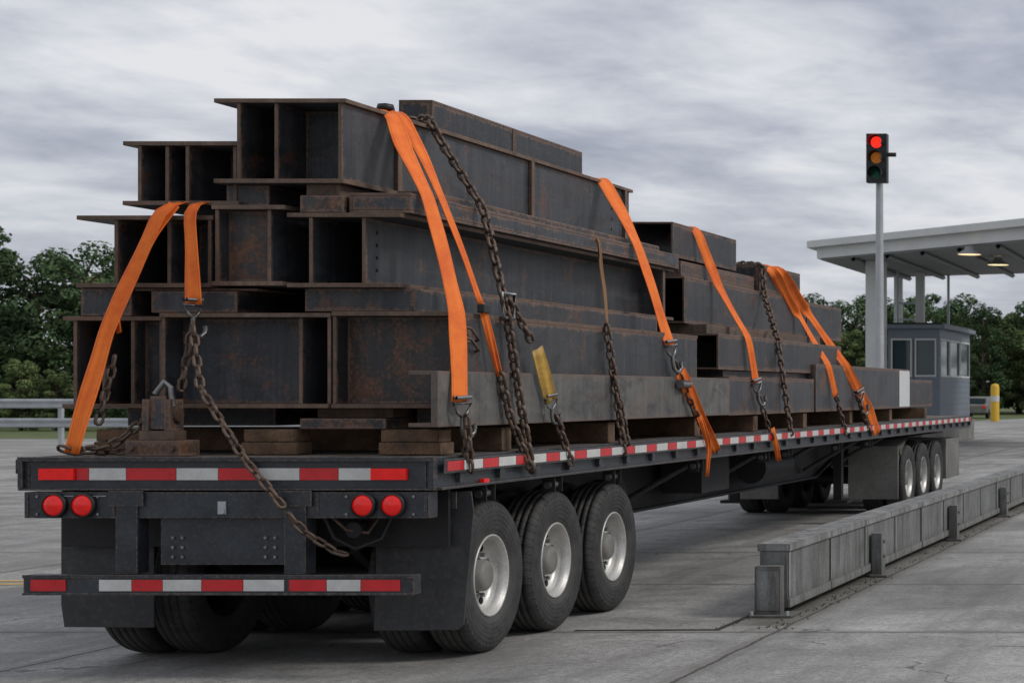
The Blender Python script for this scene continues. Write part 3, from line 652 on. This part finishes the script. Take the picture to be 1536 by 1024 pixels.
# ------------------------------------------------------------ traffic light
TL=empty('traffic_light',(-1.5,25.75,0))
b=MB(); b.lathe([(0,.10),(3,.088),(6.2,.072)],(-1.5,25.9,0),'z','galv',20); b.cyl((-1.5,25.9,0),.16,.05,'z','galv'); 
o=b.obj('pole'); o.parent=TL; o.location=(1.5,-25.75,0)
b=MB(); b.box(-1.71,-1.29,25.6,25.8,6.06,7.06,'blk')
for z in(6.88,6.56,6.24):
    pr=[]
    for i in range(13):
        a=math.pi*(-.15+1.3*i/12); pr.append((-1.5+.14*math.cos(a),z+.14*math.sin(a)))
    for p,q in zip(pr,pr[1:]): b.face([(p[0],25.6,p[1]),(q[0],25.6,q[1]),(q[0],25.38,q[1]),(p[0],25.38,p[1])],'blk')
b.cyl((-1.5,25.82,6.9),.03,.1,'y','galv'); b.cyl((-1.5,25.82,6.15),.03,.1,'y','galv'); b.box(-1.3,-1.12,25.68,25.74,6.6,6.68,'blk')
o=b.obj('signal_head',bevel=0); o.parent=TL; o.location=(1.5,-25.75,0)
b=MB()
for z,k in((6.88,'lampred'),(6.56,'lampamb'),(6.24,'lampgrn')): b.lathe([(0,.115),(-.03,.09),(-.05,0)],(-1.5,25.595,z),'y',k,28)
o=b.obj('lenses'); o.parent=TL; o.location=(1.5,-25.75,0)
# ------------------------------------------------------------ canopy
CP=empty('weigh_station_canopy')
A=(-8.84,48.75);B=(4.5,36);C=(4.5,53);D=(-9.0,58.75)
b=MB(); b.prism([A,B,C,D],'z',6.58,6.80,'canopy')
sh=lambda P,f:tuple(P[i]+f*((A[i]+B[i]+C[i]+D[i])/4-P[i]) for i in(0,1))
q=[sh(p,.05) for p in(A,B,C,D)]; b.prism(q,'z',6.22,6.577,'canopy')
b.obj('roof',CP)
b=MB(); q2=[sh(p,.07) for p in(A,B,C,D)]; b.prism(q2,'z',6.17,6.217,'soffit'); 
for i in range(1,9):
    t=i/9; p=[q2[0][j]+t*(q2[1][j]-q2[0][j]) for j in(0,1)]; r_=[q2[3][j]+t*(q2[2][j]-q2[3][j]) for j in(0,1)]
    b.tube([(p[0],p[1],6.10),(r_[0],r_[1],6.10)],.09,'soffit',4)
b.obj('soffit',CP)
b=MB()
b.box(-6.92,-6.30,48.9,49.4,0,6.17,'canopy'); b.box(-7.4,-7.12,55.8,56.1,0,6.17,'canopy'); b.box(-6.4,-6.1,54.8,55.1,0,6.17,'canopy'); b.cyl((-5.4,56,0),.05,6.17,'z','galv'); b.cyl((-6.9,54,0),.05,6.17,'z','galv')
for z in(4.4,5.0): b.box(-7.2,-6.2,54.9,55.0,z,z+.08,'galv')
b.box(2.5,3.0,40,40.5,0,6.17,'canopy'); b.box(2.5,2.9,51,51.4,0,6.17,'canopy')
b.obj('columns',CP,bevel=.02)
b=MB()
for x,y in((-2.2,47.0),(-2.4,42.6)):
    b.lathe([(0,.12),(-.1,.16),(-.22,.38),(-.24,.38)],(x,y,6.12),'z','soffit',20); b.cyl((x,y,5.885),.34,.02,'z','warm')
b.obj('ceiling_lamps',CP)
# ------------------------------------------------------------ booth
BO=empty('weigh_station_booth')
x0,x1,y0,y1=-6.55,-4.77,50.75,57.0
b=MB(); b.box(x0-.15,x1+.15,y0-.15,y1+.15,0,.75,'guard'); b.obj('plinth',BO,bevel=.02)
b=MB(); b.box(x0,x1,y0,y1,.75,2.30,'booth'); b.box(x0,x1,y0,y1,3.62,3.95,'booth')
b.box(x0,x0+.10,y0,y0+.12,2.3,3.62,'booth');b.box(x0+.82,x0+.92,y0,y0+.12,2.3,3.62,'booth');b.box(x1-.12,x1,y0,y0+.12,2.3,3.62,'booth')
for y in(52.6,54.7,56.88): b.box(x1-.12,x1,y,y+.12,2.3,3.62,'booth')
b.box(x0,x0+.12,y1-.12,y1,2.3,3.62,'booth')
for z in(.95+.2*i for i in range(7)): b.box(x1,x1+.012,y0+.05,y1-.05,z,z+.02,'booth'); 
b.obj('walls',BO)
b=MB(); b.box(x0-.2,x1+.2,y0-.2,y1+.2,3.952,4.10,'booth'); b.box(x0-.1,x1+.1,y0-.1,y1+.1,4.102,4.16,'blk'); b.obj('roof',BO,bevel=.02)
b=MB(); b.box(x0+.03,x1-.03,y0+.05,y1-.03,2.3,3.62,'glass'); b.obj('windows',BO)
b=MB()
for xa,xb in((x0+.10,x0+.82),(x0+.92,x1-.12)):
    b.box(xa,xb,y0-.02,y0+.02,2.301,2.36,'canopy'); b.box(xa,xb,y0-.02,y0+.02,3.56,3.619,'canopy'); b.box(xa,xa+.05,y0-.02,y0+.02,2.361,3.559,'canopy'); b.box(xb-.05,xb,y0-.02,y0+.02,2.361,3.559,'canopy')
for ya,yb in((y0+.12,52.6),(52.72,54.7),(54.82,56.88)):
    b.box(x1-.02,x1+.02,ya,yb,2.301,2.36,'canopy'); b.box(x1-.02,x1+.02,ya,yb,3.56,3.619,'canopy'); b.box(x1-.02,x1+.02,ya,ya+.06,2.361,3.559,'canopy'); b.box(x1-.02,x1+.02,yb-.06,yb,2.361,3.559,'canopy')
b.box(x0+.88,x0+.90,y0-.015,y0-.001,.8,3.6,'blk')
b.obj('window_frames',BO)
# ------------------------------------------------------------ far things at right
b=MB(); b.lathe([(0,.26),(2.1,.26),(2.25,.2),(2.3,0)],(-10.0,98,0),'z','yellow',24); b.lathe([(1.2,.27),(1.55,.27)],(-10,98,0),'z','white',24); b.obj('yellow_bollard')
CR=empty('parked_car',(-13.2,112,0))
b=MB(); b.prism([(-2.1,.35),(2.1,.35),(2.15,.7),(1.9,.95),(1.0,1.0),(.4,1.45),(-1.2,1.48),(-1.9,1.0),(-2.15,.9)],'x',-.88,.88,'guard'); o=b.obj('body',CR,bevel=.08)
b=MB(); b.box(-.72,.72,-1.97,-1.5,1.02,1.36,'glass'); b.box(-.8,-.55,-2.2,-2.1,.72,.86,'redlamp'); b.box(.55,.8,-2.2,-2.1,.72,.86,'redlamp'); b.obj('windows',CR)
b=MB()
for y in(-1.35,1.35):
    for x in(-.9,.68): b.cyl((x,y,.33),.33,.22,'x','blk')
b.obj('wheels',CR)
# ------------------------------------------------------------ trees
def leafcloud(b,rnd,centers,k,ls):
    for (c,rx,rz,n) in centers:
        for _ in range(n):
            d=Vector((rnd.gauss(0,1),rnd.gauss(0,1),rnd.gauss(0,1)+.001)); d.normalize(); r=rnd.uniform(.45,1.12)**.6
            p=Vector((c[0]+d.x*rx*r,c[1]+d.y*rx*r,c[2]+d.z*rz*r))
            q=(d*1.2+Vector((rnd.gauss(0,.6),rnd.gauss(0,.6),rnd.gauss(0,.6)+.4))).normalized()
            u=q.cross(Vector((rnd.gauss(0,1),rnd.gauss(0,1),rnd.gauss(0,1)))).normalized(); w=u.cross(q)
            s=ls*rnd.uniform(.5,1.3)
            b.face([p-u*s-w*s*.5,p+u*s*.2-w*s*.8,p+u*s+w*s*.3,p-u*s*.1+w*s*.8],k)
def treemesh(seed,h,k,slim=1.0,ls=.10,dens=300,low=.22):
    rnd=random.Random(seed); b=MB()
    b.tube([(0,0,0),(.1,0,h*.3),(0,.1,h*.6),(.05,0,h*.9)],[.22,.17,.1,.03],'bark',8)
    cs=[]; nl=36
    for i in range(nl):
        t=(i+.5)/nl; z=h*(low+(.97-low)*t); prof=math.sin(math.pi*min(1,(t*.80+.12)))**.6
        R_=h*.30*slim*prof; a=i*2.4+rnd.uniform(-.5,.5); rr=R_*rnd.uniform(.3,1.05)
        c=(math.cos(a)*rr,math.sin(a)*rr,z+rnd.uniform(-.3,.3)); q=h*rnd.uniform(.05,.115)
        cs.append((c,q,q*.7,int(dens*rnd.uniform(.7,1.3))))
        b.tube([(0,0,z-h*.1),(c[0]*.6,c[1]*.6,z-h*.02),c],[.07,.05,.02],'bark',5)
    leafcloud(b,rnd,cs,k,ls)
    return b
protos=[]
TLN=empty('distant_tree_line')
for i,(h,k,sl) in enumerate([(8.9,'leafA',1.0),(7.8,'leafB',1.15),(9.6,'leafA',.75),(7.4,'leafB',.95),(8.6,'leafA',1.2)]):
    o=treemesh(11+i,h,k,sl,low=.08).obj('tree_%d'%i,recalc=False,uv=False); protos.append(o.data); bpy.data.objects.remove(o)
rnd=random.Random(3)
def put(x,y,s,mi=None):
    o=bpy.data.objects.new('tree',protos[rnd.randrange(5) if mi is None else mi]); S.collection.objects.link(o); o.parent=TLN
    o.location=(x,y,-.1); o.rotation_euler=(0,0,rnd.uniform(0,6.3)); o.scale=(s*rnd.uniform(.95,1.2),s*rnd.uniform(.95,1.2),s)
x=-92
while x<-2:
    f=0 if x<-30 else 50
    put(x,82+rnd.uniform(-3,3)+f,rnd.uniform(.80,1.08)); put(x+1.5,90+rnd.uniform(-3,3)+f,rnd.uniform(.95,1.2)); x+=rnd.uniform(2.4,3.6)
x=-40
while x<45:
    put(x,150+rnd.uniform(-4,6),rnd.uniform(.8,1.1)); x+=rnd.uniform(2.5,4)
x=-75
while x<-30:
    put(x,72+rnd.uniform(-2,3),rnd.uniform(.34,.5)); x+=rnd.uniform(1.5,2.6)
S.view_settings.view_transform='Standard'; S.view_settings.look='None'; S.view_settings.exposure=0
